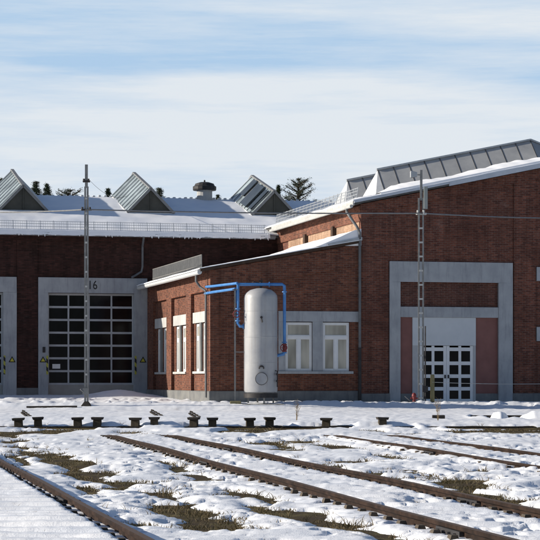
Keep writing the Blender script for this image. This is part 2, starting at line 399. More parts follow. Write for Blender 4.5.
# roof lanterns
def skylight(uc, dark=()):
    w_, h = 1.17, 1.28; v0, v1 = 19.2, RV+.1; z0, z1 = rz_shed(v0)+.04, RZ+.2; v2, z2 = 29., rz_shed(29.)+.04
    A = MB()   # curb
    A.hexa([(uc-w_-.05,v0-.05,z0-.3),(uc+w_+.05,v0-.05,z0-.3),(uc+w_+.05,v1,z1-.3),(uc-w_-.05,v1,z1-.3),(uc-w_-.05,v0-.05,z0+.08),(uc+w_+.05,v0-.05,z0+.08),(uc+w_+.05,v1,z1+.08),(uc-w_-.05,v1,z1+.08)])
    A.hexa([(uc-w_-.05,v1+.001,z1-.3),(uc+w_+.05,v1+.001,z1-.3),(uc+w_+.05,v2,z2-.3),(uc-w_-.05,v2,z2-.3),(uc-w_-.05,v1+.001,z1+.08),(uc+w_+.05,v1+.001,z1+.08),(uc+w_+.05,v2,z2+.08),(uc-w_-.05,v2,z2+.08)])
    sk = A.build('skylight', M['bar_white'], shed)
    g = MB(); g.poly([(uc-w_+.03,v0+.03,z0+.09),(uc+w_-.03,v0+.03,z0+.09),(uc,v0+.03,z0+h-.03)]); g.poly([(uc-w_+.03,v2-.03,z2+.09),(uc,v2-.03,z2+h-.03),(uc+w_-.03,v2-.03,z2+.09)])
    each(g, 'gable', M['sheet_dark'], sk); MB().bar((uc,v0+.0,z0+.1),(uc,v0+.0,z0+h-.1),.05,.05).build('gable_post', M['sheet_dark'], sk)
    gl = MB()
    for (va, za, vb, zb) in ((v0,z0,v1,z1),(v1+.002,z1,v2,z2)):
        for sgn in (-1, 1): gl.poly([(uc+sgn*w_,va,za+.08),(uc+sgn*w_,vb,zb+.08),(uc,vb,zb+h),(uc,va,za+h)])
    gl.build('glazing', M['glass_roof'], sk)
    b = MB()
    for (va, za, vb, zb, n) in ((v0,z0,v1,z1,8),(v1,z1,v2,z2,8)):
        for sgn in (-1, 1):
            for i in range(n+1):
                f = i/n; v = va+(vb-va)*f; z = za+(zb-za)*f; e = .09 if i in (0, n) else .05
                b.bar((uc+sgn*(w_+.03),v,z+.08+.01),(uc+sgn*.0,v,z+h+.03), e*(2.2 if i not in (0,n) else 1.6), .05, (sgn,0,1))
        rgc = MB()
    for (va, za, vb, zb) in ((v0,z0,v1,z1),(v1,z1,v2,z2)): rgc.bar((uc,va-.03,za+h+.05),(uc,vb,zb+h+.05),.16,.08)
    rgc.build('ridge_cap', M['bar_grey'], sk); b.build('glazing_bar', M['bar_white'], sk)
    e = MB()
    for sgn in (-1, 1): e.bar((uc+sgn*(w_+.05),v0-.06,z0+.06),(uc,v0-.06,z0+h+.05),.06,.13,(sgn,0,1))
    e.build('verge_trim', M['bar_grey'], sk)
    if dark:
        d = MB()
        for f0, f1, s0, s1 in dark:
            pts = []
            for f, s_ in ((f0,s0),(f1,s0),(f1,s1),(f0,s1)):
                v = v0+(v1-v0)*f; z = z0+(z1-z0)*f; pts.append(Vector((uc-w_*(1-s_)-.05, v, z+.08+(h-.08)*s_+.05)))
            off = Vector((-.05,0,.05)); d.hexa(pts+[p+off for p in pts])
        d.build('vent_flap', M['glass_roof_dark'], sk)
    return sk
skylight(-5.52); skylight(.97); skylight(7.45, [(.30,.56,.06,.92),(.64,.78,.30,.95),(.10,.2,.1,.9)]); skylight(-12.0)
# ridge ventilator
vt = MB(); vt.lathe([(0,10.0),(.42,10.0),(.42,11.05),(.0,11.05)], (4.75,RV-.2,0), 16); vo = vt.build('ridge_vent', M['lintel'], shed)
vc = MB(); vc.lathe([(0,11.0),(.62,11.0),(.64,11.06),(.64,11.2),(.56,11.24),(.50,11.36),(.25,11.44),(.05,11.46),(.04,11.56),(0,11.57)], (4.75,RV-.2,0), 16); vc.build('vent_cap', M['dark_metal'], vo)
# downpipe of shed corner
dp = MB(); dp.tube([(-.25,VH-.5,eave-.05),(-.25,VH-.45,eave-.2),(-.25,VH-.16,eave-.55),(-.25,VH-.16,6.35),(-.3,VH-.16,6.1),(-.62,VH-.2,5.9),(-.80,VH-.2,5.8)], .055, 8); dp.build('downpipe', M['pipe_dark'], shed)
br = MB(); br.bar((-10.2,VH-.1,7.7),(-10.2,VH-.1,9.1),.08,.08); br.bar((-10.2,VH-.1,8.9),(-10.2,VH-.5,8.9),.06,.06); br.build('wire_bracket', M['galv'], shed)

# ------------------------------------------------------------------ GABLE HALL (right)
hall = thing('gable_hall', 'tall brick hall at the right with pale portal frame and long grey roof lantern', 'workshop', W(0,0,0), BA)
HU0, HU1, HR = 6.56, 24.2, 15.4
rzh = lambda u: 8.33+.2125*((u if u < HR else 2*HR-u)-HU0)
mb = MB()
pops = [(8.24,12.65,-.5,5.0)]
wall_panel(mb, front(0.), HU0, HU1, -1., lambda a: rzh(a)-.05, pops, .3, [HR])
mb.poly([(HU0,0,-1),(HU0,0,rzh(HU0)-.05),(HU0,VH,rzh(HU0)-.05),(HU0,VH,-1)])
mb.poly([(HU1,0,-1),(HU1,VH,-1),(HU1,VH,rzh(HU1)-.05),(HU1,0,rzh(HU1)-.05)])
mb.build('wall', M['brick'], hall)
pil = MB()
for a, b in ((6.50,7.70),(13.36,14.34)): 
    pil.hexa([(a,-.07,.25),(b,-.07,.25),(b,.05,.25),(a,.05,.25),(a,-.07,rzh(a)-.5),(b,-.07,rzh(b)-.5),(b,.05,rzh(b)-.5),(a,.05,rzh(a)-.5)])
for a, b in ((6.50,HR),(HR+.001,HU1)):
    pil.hexa([(a,-.10,rzh(a)-.5),(b,-.10,rzh(b)-.5),(b,.05,rzh(b)-.5),(a,.05,rzh(a)-.5),(a,-.10,rzh(a)-.06),(b,-.10,rzh(b)-.06),(b,.05,rzh(b)-.06),(a,.05,rzh(a)-.06)])
each(pil, 'pilaster', M['brick'], hall)
each(MB().box(6.49,7.758,-.12,.06,-.8,.26).box(13.295,HU1,-.12,.06,-.8,.26), 'plinth', M['concrete'], hall, .01)
fr = MB(); fr.box(7.76,8.24,-.11,.3,-.6,5.0); fr.box(12.65,13.29,-.11,.3,-.6,5.0); fr.box(7.76,13.29,-.11,.3,5.0,5.87); fr.box(8.241,12.649,-.07,.3,3.5,3.95)
fr.build('portal_frame', M['render'], hall, .015)
MB().box(8.241,12.649,.06,.2,3.95,4.999).build('brick_panel', M['brick_panel'], hall)
MB().box(8.241,8.80,.05,.2,.25,3.499).build('maroon_panel', M['maroon'], hall); MB().box(11.64,12.649,.05,.2,.25,3.499).build('maroon_panel', M['maroon'], hall)
each(MB().box(8.241,8.80,.0,.2,-.6,.25).box(11.64,12.649,.0,.2,-.6,.25), 'plinth', M['concrete'], hall)
MB().box(8.80,11.64,-.02,.14,2.3,3.499).build('overdoor_panel', M['pale_panel'], hall, .01)
each(MB().box(8.80,9.13,.0,.14,-.5,2.3).box(11.53,11.64,.0,.14,-.5,2.3), 'door_jamb', M['door_metal'], hall)
for a, b in ((9.13,10.325),(10.335,11.53)):
    d = MB(); y0, y1 = .03, .09; z0, z1 = -.25, 2.29
    xs = [(a,a+.13),(a+(b-a)/2-.06,a+(b-a)/2+.06),(b-.13,b)]
    for x0, x1 in xs: d.box(x0,x1,y0,y1,z0,z1)
    for k, z in enumerate((z0, .45, .99, 1.54, 2.14)): d.box(a+.001,b-.001,y0+.004,y1-.002,z-.07 if k else z0,z+.08 if k else .02)
    lf = d.build('glazed_door', M['white_paint'], hall)
    MB().box(a+.05,b-.05,.055,.065,z0+.02,2.2).build('glazing', M['glass_dark'], lf)
    MB().box((b-.09) if a < 10 else (a+.05),(b-.04) if a < 10 else (a+.10),-.03,.03,.9,1.05).build('handle', M['dark_metal'], lf)
for z0, z1 in ((5.11,5.71),(2.51,3.12)): MB().box(14.39,19.6,-.10,.1,z0,z1).build('concrete_band', M['render'], hall, .01)
# roof of the hall
mb = MB()
for u0, u1 in ((6.12,HR),(HR+.001,HU1+.4)):
    z0, z1 = rzh(u0)-.03, rzh(u1)-.03
    Pq = [(u0,-.38,z0),(u1,-.38,z1),(u1,26.,z1),(u0,26.,z0)] if u0 > 7 else [(u0,-.38,z0),(u1,-.38,z1),(u1,20.,z1),(u0,20.,z0)]
    mb.hexa([Vector(p) for p in Pq]+[Vector(p)+Vector((0,0,.15)) for p in Pq])
mb.build('roof', M['roofing'], hall)
snow_sheet('roof_snow', (50, 60, lambda a, b: (6.05+a*(HR-6.05), -.44+b*17.5, rzh(6.05+a*(HR-6.05))+.12)), .12, hall, 21, .05)
snow_sheet('roof_snow', (40, 24, lambda a, b: (HR+.01+a*9, -.44+b*17.5, rzh(HR+.01+a*9)+.12)), .12, hall, 27, .05)
# drift against the lantern
dr = MB(); n = 70; prev = None
for i in range(n+1):
    u = 7.3+i*(15.2-7.3)/n; f = min(1, i/8., (n-i)/4.+.3); q = mnoise.noise(Vector((u*.8,2.2,0))); q2 = mnoise.noise(Vector((u*2.6,2.2,0)))
    hh = (.27+.13*q+.05*q2)*f; z = rzh(u)+.16
    pr = [Vector((u,-.36,z-.02)), Vector((u,-.33,z+.10)), Vector((u,.25,z+.12+hh*.45)), Vector((u,1.15,z+.06+hh*1.0)), Vector((u,2.0,z))]
    if prev:
        for k in range(4): dr.poly([prev[k], pr[k], pr[k+1], prev[k+1]])
    prev = pr
dr.build('snow_drift', M['snow'], hall, smooth=True)
for ua, ub, lo, hi in ((6.1,10.29,.04,.14),(10.3,14.6,-.05,.14),(14.61,HR,.04,.14)):
    MB().hexa([(u_,y_,rzh(u_)+q) for q in (lo,hi) for u_, y_ in ((ua,-.46),(ub,-.46),(ub,-.385),(ua,-.385))]).build('barge_board', M['fascia'], hall)
def lantern(vc, u0=7.95, u1=15.0):
    w_, h = 1.2, 1.27; zz = lambda u: rzh(u)+.08
    A = MB()
    A.hexa([(u0-.04,vc-w_-.05,zz(u0)-.2),(u1,vc-w_-.05,zz(u1)-.2),(u1,vc+w_+.05,zz(u1)-.2),(u0-.04,vc+w_+.05,zz(u0)-.2),(u0-.04,vc-w_-.05,zz(u0)+.1),(u1,vc-w_-.05,zz(u1)+.1),(u1,vc+w_+.05,zz(u1)+.1),(u0-.04,vc+w_+.05,zz(u0)+.1)])
    L = A.build('roof_lantern', M['bar_grey'], hall)
    ue = u1+.45
    g = MB()
    for s_ in (-1, 1): g.poly([(u0,vc+s_*w_,zz(u0)+.1),(u1,vc+s_*w_,zz(u1)+.1),(u1,vc,zz(u1)+h),(u0,vc,zz(u0)+h)])
    g.build('glazing', M['sheet'], L)
    e = MB(); e.poly([(u0-.45,vc-w_,zz(u0-.45)+.1),(u0,vc,zz(u0)+h),(u0-.45,vc+w_,zz(u0-.45)+.1)]); e.poly([(u0-.45,vc-w_,zz(u0-.45)+.1),(u0,vc-w_,zz(u0)+.1),(u0,vc,zz(u0)+h)]); e.poly([(u0-.45,vc+w_,zz(u0-.45)+.1),(u0,vc,zz(u0)+h),(u0,vc+w_,zz(u0)+.1)]); e.build('hipped_end', M['bar_white'], L)
    # hipped right end
    hp = MB(); a_, b_, c_, d_ = (u1,vc-w_,zz(u1)+.1), (u1,vc+w_,zz(u1)+.1), (u1,vc,zz(u1)+h), (u1+1.5,vc,zz(u1)-.1)
    hp.poly([a_, (u1+1.5,vc-w_,zz(u1)-.1), (u1+1.5,vc,zz(u1)+.75), c_]); hp.poly([c_, (u1+1.5,vc,zz(u1)+.75), (u1+1.5,vc+w_,zz(u1)-.1), b_]); hp.poly([(u1+1.5,vc-w_,zz(u1)-.1),(u1+1.5,vc+w_,zz(u1)-.1),(u1+1.5,vc,zz(u1)+.75)])
    hp.build('hipped_end', M['sheet'], L)
    b = MB(); n = 10
    for i in range(n+1):
        u = u0+(u1-u0)*i/n
        for s_ in (-1, 1): b.bar((u,vc+s_*(w_+.005),zz(u)+.1),(u,vc,zz(u)+h+.005),.05,.02,(0,s_,1))
    b.build('glazing_bar', M['bar_dark'], L)
    rc = MB(); rc.bar((u0-.05,vc,zz(u0)+h+.03),(u1,vc,zz(u1)+h+.03),.14,.07); rc.bar((u1,vc,zz(u1)+h+.03),(u1+1.5,vc,zz(u1)+.79),.14,.07); rc.build('ridge_cap', M['zinc'], L)
lantern(2.3); lantern(7.1)
# left wall: pale panels, timber posts, eave trim, guard, gutter
pp = MB()
for a, b in ((.35,3.9),(4.45,8.8),(9.3,12.6)): pp.box(6.53,6.57,a,b,6.0,7.549)
pp.build('pale_panel', M['brick_pale'], hall)
MB().box(6.48,6.57,.02,14.7,7.55,8.2).build('eave_band', M['brick_annex'], hall)
for v in (4.17, 9.05): MB().box(6.38,6.56,v-.16,v+.16,6.4,7.62).build('timber_post', M['dark_wood'], hall)
MB().box(6.05,6.12,-.38,VH-.75,rzh(6.12)-.06,rzh(6.12)+.13).build('fascia', M['lintel'], hall)
snow_guard('snow_guard', (6.3,-.1,rzh(6.3)+.2), (6.3,VH-.6,rzh(6.3)+.2), .48, (.15,0,1), hall)
gt = MB(); gt.tube([(6.0,-.35,8.14),(6.0,VH-.8,8.14)], .075, 8); gt.build('gutter', M['lintel'], hall)
dp = MB(); dp.tube([(6.0,.35,8.1),(6.0,.35,7.95),(6.05,.1,7.75),(6.30,-.12,7.3),(6.42,-.16,7.05),(6.42,-.16,2.2)], .06, 8); d0 = dp.build('downpipe', M['pipe_dark'], hall)
MB().tube([(6.42,-.16,2.2),(6.42,-.16,-.3)], .072, 8).build('downpipe_foot', M['dark_metal'], d0)

# ------------------------------------------------------------------ ANNEX (low lean-to in the corner)
ann = thing('brick_annex', 'low lean-to brick annex with sunlit side windows in the corner between shed and hall', 'annex', W(0,0,0), BA)
AZ = lambda u: 5.42+.187*u
AU1 = 6.48; AV1 = VH-.14
mb = MB(); fops = [(3.22,4.40,1.2,3.28),(4.84,6.02,1.2,3.28)]
wall_panel(mb, front(0.0), .0, AU1, -1., AZ, fops, .2)
sops = []
for v0 in (1.05, 5.55, 10.2): sops += [(v0,v0+1.15,1.2,3.28),(v0+1.5,v0+2.65,1.2,3.28)]
wall_panel(mb, side(.14), .0, AV1, -1., lambda a: AZ(.14), sops, .16)
mb.build('wall', M['brick_annex'], ann)
pil = MB()
for a, b in ((-.045,.62),(4.0,5.1),(8.55,9.75),(13.2,AV1)): pil.box(-.002,.16,a,b,.3,4.55)
pil.box(-.002,.16,-.045,AV1,4.552,5.42)
pil.box(.0,.36,-.05,.1,.3,4.45)
pil.hexa([(.0,-.055,AZ(0)-.95),(AU1,-.055,AZ(AU1)-.95),(AU1,.1,AZ(AU1)-.95),(.0,.1,AZ(0)-.95),(.0,-.055,AZ(0)-.05),(AU1,-.055,AZ(AU1)-.05),(AU1,.1,AZ(AU1)-.05),(.0,.1,AZ(0)-.05)])
each(pil, 'pilaster', M['brick_annex'], ann)
MB().box(-.06,AU1,-.10,.05,-.8,.37).box(-.06,.15,.05,AV1,-.8,.37).build('plinth', M['concrete'], ann, .015)
# front surround
s_ = MB(); s_.box(2.92,6.41,-.05,.1,3.28,3.72); s_.box(2.92,3.22,-.045,.1,1.2,3.28); s_.box(4.40,4.84,-.045,.1,1.2,3.28); s_.build('window_surround', M['render'], ann, .01)
MB().box(2.9,6.16,-.12,.2,1.09,1.2).build('sill', M['render'], ann, .01)
for a in (3.235, 4.855): make_window(ann, (a,.05,1.2), 0)
for v0 in (1.05, 5.55, 10.2):
    MB().box(.06,.2,v0-.22,v0+2.87,3.28,3.74).build('lintel', M['lintel'], ann, .01)
    MB().box(.02,.2,v0-.1,v0+2.75,1.1,1.2).build('sill', M['lintel'], ann, .01)
    MB().box(.07,.2,v0+1.16,v0+1.49,1.2,3.28).build('window_pier', M['concrete'], ann)
    for q in (0, 1.5): make_window(ann, (.19,v0+q+1.15,1.2), -PI/2)
mb = MB(); Pq = [(-.42,-.16,AZ(-.42)),(AU1,-.16,AZ(AU1)),(AU1,VH-.1,AZ(AU1)),(-.42,VH-.1,AZ(-.42))]
mb.hexa([Vector(p) for p in Pq]+[Vector(p)+Vector((0,0,.10)) for p in Pq]); mb.build('roof', M['roofing'], ann)
snow_sheet('roof_snow', (24, 50, lambda a, b: (-.48+a*(AU1+.46), -.22+b*(VH+.0), AZ(-.48+a*(AU1+.46))+.10)), .06, ann, 41, .02)
MB().hexa([(-.44,-.185,AZ(-.44)-.02),(AU1-.01,-.185,AZ(AU1)-.02),(AU1-.01,-.161,AZ(AU1)-.02),(-.44,-.161,AZ(-.44)-.02),(-.44,-.185,AZ(-.44)+.09),(AU1-.01,-.185,AZ(AU1)+.09),(AU1-.01,-.161,AZ(AU1)+.09),(-.44,-.161,AZ(-.44)+.09)]).build('barge_board', M['dark_wood'], ann)
bk = MB(); prev = None       # bank of snow against the hall wall
for i in range(41):
    v = -.12+i*(13.4/40); q = .05*mnoise.noise(Vector((v*1.1,5,5)))
    top_ = 7.20+q if i < 32 else 7.20+q-(i-32)*.02
    pr = [Vector((4.6,v,AZ(4.6)+.17)), Vector((5.6,v,6.86+q)), Vector((6.2,v,top_-.06)), Vector((6.5,v,top_)), Vector((6.5,v,6.5))]
    if prev:
        for k in range(4): bk.poly([prev[k], prev[k+1], pr[k+1], pr[k]])
    else: bk.poly(pr)
    prev = pr
bk.build('snow_bank', M['snow'], ann, smooth=True)
MB().hexa([(5.0,-.20,6.46),(6.52,-.20,6.72),(6.52,-.14,6.72),(5.0,-.14,6.46),(5.0,-.20,6.54),(6.52,-.20,6.86),(6.52,-.14,6.86),(5.0,-.14,6.54)]).build('flashing', M['zinc'], ann)
gt = MB(); gt.tube([(-.46,-.1,5.30),(-.46,VH-.3,5.30)], .10, 10); gt.build('gutter', M['bar_white'], ann)
snow_sheet('gutter_snow', (4, 50, lambda a, b: (-.58+a*.28, -.1+b*(VH-.3), 5.37)), .09, ann, 55, .03)
gs = MB(); p0 = Vector((-.30,.25,5.60)); q0 = Vector((-.30,11.6,5.60)); k = 0.
gs.bar(p0+Vector((0,0,.44)), q0+Vector((0,0,.44)), .03, .03); gs.bar(p0, q0, .03, .03)
while k < 11.35: gs.bar(p0+Vector((0,k,-.15)), p0+Vector((0,k,.44)), .045, .02); k += .13
gs.build('snow_guard', M['galv'], ann)
dp = MB(); dp.tube([(-.46,.62,5.25),(-.46,.62,4.95),(-.30,.60,4.72),(-.10,.42,4.55),(-.09,.40,4.4),(-.09,.40,.1)], .05, 8); dp.build('downpipe', M['pipe_dark'], ann)

# ------------------------------------------------------------------ TANK and its pipework (world coordinates, camera looks along +y)
TX, TY = -.37, 80.2
tank = thing('air_receiver_tank', 'tall pale grey upright pressure tank with round manhole in front of the annex', 'tank', (TX,TY,-.10))
b = MB(); r = .672
b.lathe([(0,.34),(.5,.36),(r-.03,.44),(r,.52),(r,2.62),(r+.008,2.63),(r+.008,2.66),(r,2.67),(r,4.20),(r-.02,4.32),(r-.08,4.42),(r-.22,4.53),(.22,4.60),(0,4.62)], (0,0,0), 48); b.build('shell', M['tank'], tank, smooth=True)
b = MB(); b.lathe([(r-.02,.22),(r+.012,.22),(r+.012,.40),(r-.02,.40)], (0,0,0), 48); b.build('skirt', M['dark_metal'], tank, smooth=True)
for k in range(4):
    a = R(-75+90*k); MB().bar((.52*math.cos(a),.52*math.sin(a),-.1),(.52*math.cos(a),.52*math.sin(a),.36),.10,.07).build('leg', M['galv'], tank)
MB().box(-.75,.95,-.7,.9,-.5,-.02).build('base_slab', M['concrete'], tank, .03)
def ring(c, nrm, R0, r_, n=28):
    nrm = Vector(nrm).normalized(); x = nrm.cross(Vector((0,0,1))).normalized(); y = Vector((0,0,1))
    mb = MB(); mb.tube([Vector(c)+(x*math.cos(2*PI*i/n)+y*math.sin(2*PI*i/n))*R0 for i in range(n+1)], r_, 8, False); return mb
for zz_ in (1.62, 3.68): MB().lathe([(r-.002,-.012),(r+.006,-.008),(r+.006,.008),(r-.002,.012)], (0,0,zz_), 48).build('weld_seam', M['tank'], tank, smooth=True)
mh = MB(); mh.tube([(.03,-r+.03,.98),(.03,-r-.06,.98)], .235, 28); mo = mh.build('manhole', M['tank'], tank)
ring((.03,-r-.05,.98), (0,-1,0), .24, .016).build('manhole_rim', M['galv_dark'], mo, smooth=True)
mb = MB(); mb.tube([(.03+.09*math.cos(a),-r-.04,1.40+.09*math.sin(a)) for a in [R(q) for q in range(-20,201,20)]], .028, 6); mb.bar((.03,-r+.02,1.47),(.03,-r-.06,1.47),.1,.05); mb.build('davit', M['dark_metal'], mo)
mb = MB(); mb.tube([(.03,-r+.02,3.42),(.03,-r-.07,3.42)], .05, 10); mb.bar((.03,-r-.06,3.36),(.07,-r-.08,3.22),.04,.04); mb.build('gauge', M['dark_metal'], tank)
mb = MB(); mb.tube([(.0,0,4.58),(0,0,4.85)], .05, 8); mb.tube([(0,0,4.80),(-.30,0,4.88),(-.33,0,4.78)], .022, 6); mb.bar((-.08,0,4.9),(.09,0,4.9),.06,.06); mb.bar((.02,0,4.85),(.02,0,5.02),.03,.03); mb.build('relief_valve', M['dark_metal'], tank)
mb = MB(); mb.tube([(r*.86,-r*.5,1.30),(r*.98,-r*.55,1.30),(r*.98,-r*.55,.65)], .022, 6); mb.bar((r*.95,-r*.6,1.12),(r*.95,-r*.6,1.2),.14,.06); mb.bar((r*.95,-r*.6,.85),(r*.95,-r*.6,.93),.12,.06); mb.build('drain_valve', M['dark_metal'], tank)

pw = thing('blue_pipework', 'bright blue pipes with red valves linking the annex corner to the pale tank', 'pipework', (0,0,0))
xl, xr = -1.33, .49; py = TY-.15
c0 = W(-.05,.55,4.72); c1 = W(-.05,.75,4.45)
mb = MB(); mb.tube([c0, Vector((-2.3,TY+1.4,4.66)), (xl+.02,py,4.70), (xl+.05,py,4.62), (xl+.05,py,3.9)], .055, 10)
mb.tube([c1, Vector((-2.3,TY+1.4,4.42)), (xl-.06,py+.05,4.48), (xl-.02,py+.05,4.3), (xl-.02,py+.05,3.9)], .055, 10); mb.build('inlet_pipe', M['blue_pipe'], pw, smooth=True)
mb = MB(); mb.tube([(xl+.02,py+.1,4.66),(xr,py+.1,4.66),(xr+.08,py+.1,4.60),(xr+.09,py+.1,4.45),(xr+.09,py+.1,1.95),(xr+.06,py+.1,1.87),(TX+r-.04,py+.15,1.80)], .065, 10); mb.build('outlet_pipe', M['blue_pipe'], pw, smooth=True)
mb = MB(); mb.tube([(xl+.05,py,4.0),(xl+.03,py,3.1),(xl+.12,py,2.98),(TX-r+.05,py+.12,2.98)], .06, 10); mb.build('inlet_pipe', M['blue_pipe'], pw, smooth=True)
for (x, z) in ((xl+.02,3.46), (xr+.09,2.12)):
    v_ = MB(); v_.lathe([(0,-.16),(.10,-.16),(.10,-.12),(.065,-.1),(.085,0),(.065,.1),(.10,.12),(.10,.16),(0,.16)], (x,py+.05,z), 14); vo = v_.build('valve', M['red_valve'], pw, smooth=True)
    ring((x-.03,py-.18,z), (0,-1,.0), .13, .018, 20).build('handwheel', M['red_valve'], vo, smooth=True)
    MB().tube([(x,py+.05,z),(x-.03,py-.19,z)], .02, 6).build('stem', M['dark_metal'], vo)
    MB().bar((x-.16,py-.18,z),(x+.10,py-.18,z),.02,.02).build('handwheel_spoke', M['red_valve'], vo)
for p_, q_ in (((xl+.04,py,3.70),(xl+.04,py,3.66)), ((xl+.035,py,3.22),(xl+.035,py,3.18)), ((TX-r-.05,py+.1,2.98),(TX-r-.01,py+.1,2.98)), ((xr+.09,py+.1,2.36),(xr+.09,py+.1,2.32)), ((xr+.09,py+.1,1.94),(xr+.09,py+.1,1.90)), ((xr-.5,py+.1,4.66),(xr-.54,py+.1,4.66)), ((xr+.09,py+.1,4.38),(xr+.09,py+.1,4.34))):
    MB().tube([p_, q_], .105, 12).build('flange', M['blue_pipe'], pw)
sp = thing('pipe_support_post', 'thin grey steel post on a concrete block carrying the blue pipes', 'post', (xl-.07,py-.02,-.15))
MB().box(-.03,.03,-.03,.03,.0,4.6).build('post', M['galv'], sp)
mb = MB(); mb.bar((-.1,0,4.6),(.16,0,4.6),.06,.05); mb.bar((0,0,2.1),(.36,.05,2.1),.035,.035); mb.build('bracket', M['galv'], sp)
MB().box(-.20,.24,-.2,.2,-.3,.14).build('foot_block', M['post_wood'], sp, .02)

# ------------------------------------------------------------------ MASTS and wires
def lattice_mast(name, label, loc, h, w_, lean=0.):
    t_ = thing(name, label, 'mast', loc, 0, 'lattice masts carrying the overhead line')
    for s_ in (-1, 1):
        c = MB(); x = s_*w_; c.box(x-.035,x+.035,-.045,-.035,0,h); c.box(x-.035,x+.035,.035,.045,0,h); c.box(x+s_*.024-.01,x+s_*.024+.01,-.0345,.0345,0,h); c.build('leg', M['galv'], t_)
    z = .25; first = None
    while z < h-.1:
        if first is None:
            g = MB(); g.box(-w_+.005,w_-.005,-.062,-.048,-.036,.036); first = o = g.build('batten', M['lintel'], t_)
        else: o = first.copy(); COL.objects.link(o); o.parent = t_
        o.location = (0,0,z); z += .58
    return t_
m1 = lattice_mast('lattice_mast', 'slim grey lattice mast without a lamp standing before the door numbered 16', (-7.27,79.2,-.36), 8.85, .048)
mb = MB(); mb.box(-.055,.055,-.05,.05,8.8,9.72); mb.build('mast_head', M['galv'], m1)
for z, w_ in ((9.05,.14),(7.93,.20)):
    mb = MB(); mb.box(-w_,w_,-.09,.09,z-.03,z+.03); mb.tube([(w_-.05,-.12,z),(w_-.05,-.12,z+.10)], .04, 8); mb.tube([(-w_+.05,-.12,z),(-w_+.05,-.12,z+.10)], .04, 8); mb.build('crossarm', M['dark_metal'], m1)
f_ = MB(); f_.hexa([(-.42,-.42,-.15),(.42,-.42,-.15),(.42,.42,-.15),(-.42,.42,-.15),(-.08,-.1,.34),(.08,-.1,.34),(.08,.1,.34),(-.08,.1,.34)]); f_.build('footing', M['cap'], m1, .02)
mb = MB(); mb.box(-.14,.10,-.16,-.10,.62,.86); mb.tube([(-.12,-.16,.74),(-.22,-.2,.82)], .03, 6); mb.build('cable_clamp', M['galv'], m1)
m2 = lattice_mast('lattice_mast', 'tall lattice mast with floodlight and grey box at its top beside the glazed doors', (6.19,82.,-.16), 8.45, .085)
mb = MB(); mb.box(-.04,.06,-.04,.04,8.35,9.60); mb.build('mast_head', M['galv'], m2)
mb = MB(); mb.tube([(0,0,9.40),(-.14,-.02,9.40)], .025, 6); mb.build('lamp_arm', M['galv'], m2)
fl = MB(); fl.hexa([(-.42,-.14,9.28),(-.16,-.10,9.32),(-.16,.10,9.32),(-.42,.14,9.28),(-.42,-.14,9.56),(-.16,-.10,9.50),(-.16,.10,9.50),(-.42,.14,9.56)]); fo = fl.build('floodlight', M['zinc'], m2, .015)
MB().box(-.435,-.421,-.13,.13,9.30,9.54).build('lamp_glass', M['bar_white'], fo)
MB().box(.11,.27,-.08,.08,8.0,8.92).build('junction_box', worn('box_grey', (.22,.25,.24), (.28,.30,.29), 3, .5), m2, .015)
mb = MB(); mb.box(-.2,.22,-.1,.1,7.76,7.84); mb.tube([(-.14,-.12,7.76),(-.14,-.12,7.94)], .045, 8); mb.tube([(.1,-.12,7.76),(.1,-.12,7.94)], .045, 8); mb.build('crossarm', M['lintel'], m2)
MB().box(-.55,.5,-.3,.3,-.3,.10).build('footing', M['dark_metal'], m2, .03)
mb = MB(); mb.tube([(.17,-.1,.1),(.17,-.1,3.2)], .03, 6); mb.box(.06,.28,-.14,-.06,.5,.75); mb.build('cable_duct', M['dark_metal'], m2)
def catenary(p, q, sag, n=24): 
    p = Vector(p); q = Vector(q); return [p.lerp(q, i/n)-Vector((0,0,sag*4*(i/n)*(1-i/n))) for i in range(n+1)]
A1 = Vector((-7.27,79.08,7.57)); A2 = Vector((6.19,81.88,7.66))
lw = W(-10.2,VH-.45,8.85); rw = W(16.0,-.02,7.85)
oh = MB(); oh.tube(catenary(lw, A1, .10), .030, 6); oh.tube(catenary(A1, A2, .06), .030, 6); oh.tube(catenary(A2, rw, .05), .030, 6)
tag(oh.build('overhead_cable', M['bar_grey'], smooth=True), 'thick dark cable strung level across the whole yard between the lattice masts', 'cable')
ow = MB(); ow.tube(catenary((-7.15,79.08,8.75), W(-.2,19.1,10.2), .35), .008, 4)
tag(ow.build('thin_wire', M['dark_metal'], smooth=True), 'thin wire from the top of the left mast to the roof lantern', 'wire')

# red hydrant, timber post, rope
hy = thing('hydrant', 'small red hydrant at the foot of the mast with the floodlight', 'hydrant', (5.90,81.9,-.20))
MB().lathe([(0,-.1),(.10,-.1),(.10,.02),(.07,.05),(.07,.34),(.095,.36),(.095,.40),(.08,.46),(.04,.50),(0,.51)], (0,0,0), 14).build('body', M['red_valve'], hy, smooth=True)
MB().tube([(-.15,0,.28),(.15,0,.28)], .04, 8).build('outlet', M['red_valve'], hy)
MB().tube([(-.08,0,.1),(-.38,-.05,.36)], .014, 6).build('lever', M['galv'], hy)
wp = MB(); wp.hexa([(-.085,-.08,-.5),(.085,-.08,-.5),(.085,.08,-.5),(-.085,.08,-.5),(-.08,-.075,1.18),(.08,-.075,1.18),(.08,.075,1.21),(-.08,.075,1.21)])
w1 = tag(wp.build('timber_post', M['post_wood'], bevel=.012), 'weathered greenish timber post in front of the glazed double doors', 'post'); w1.location = (6.66,82.0,-.15)
rp = MB(); rp.tube(catenary((6.66,81.9,.74), W(16.4,-.05,.70), .06), .011, 5)
tag(rp.build('barrier_rope', M['lintel'], smooth=True), 'thin pale barrier rope stretched from the timber post to the right', 'rope')

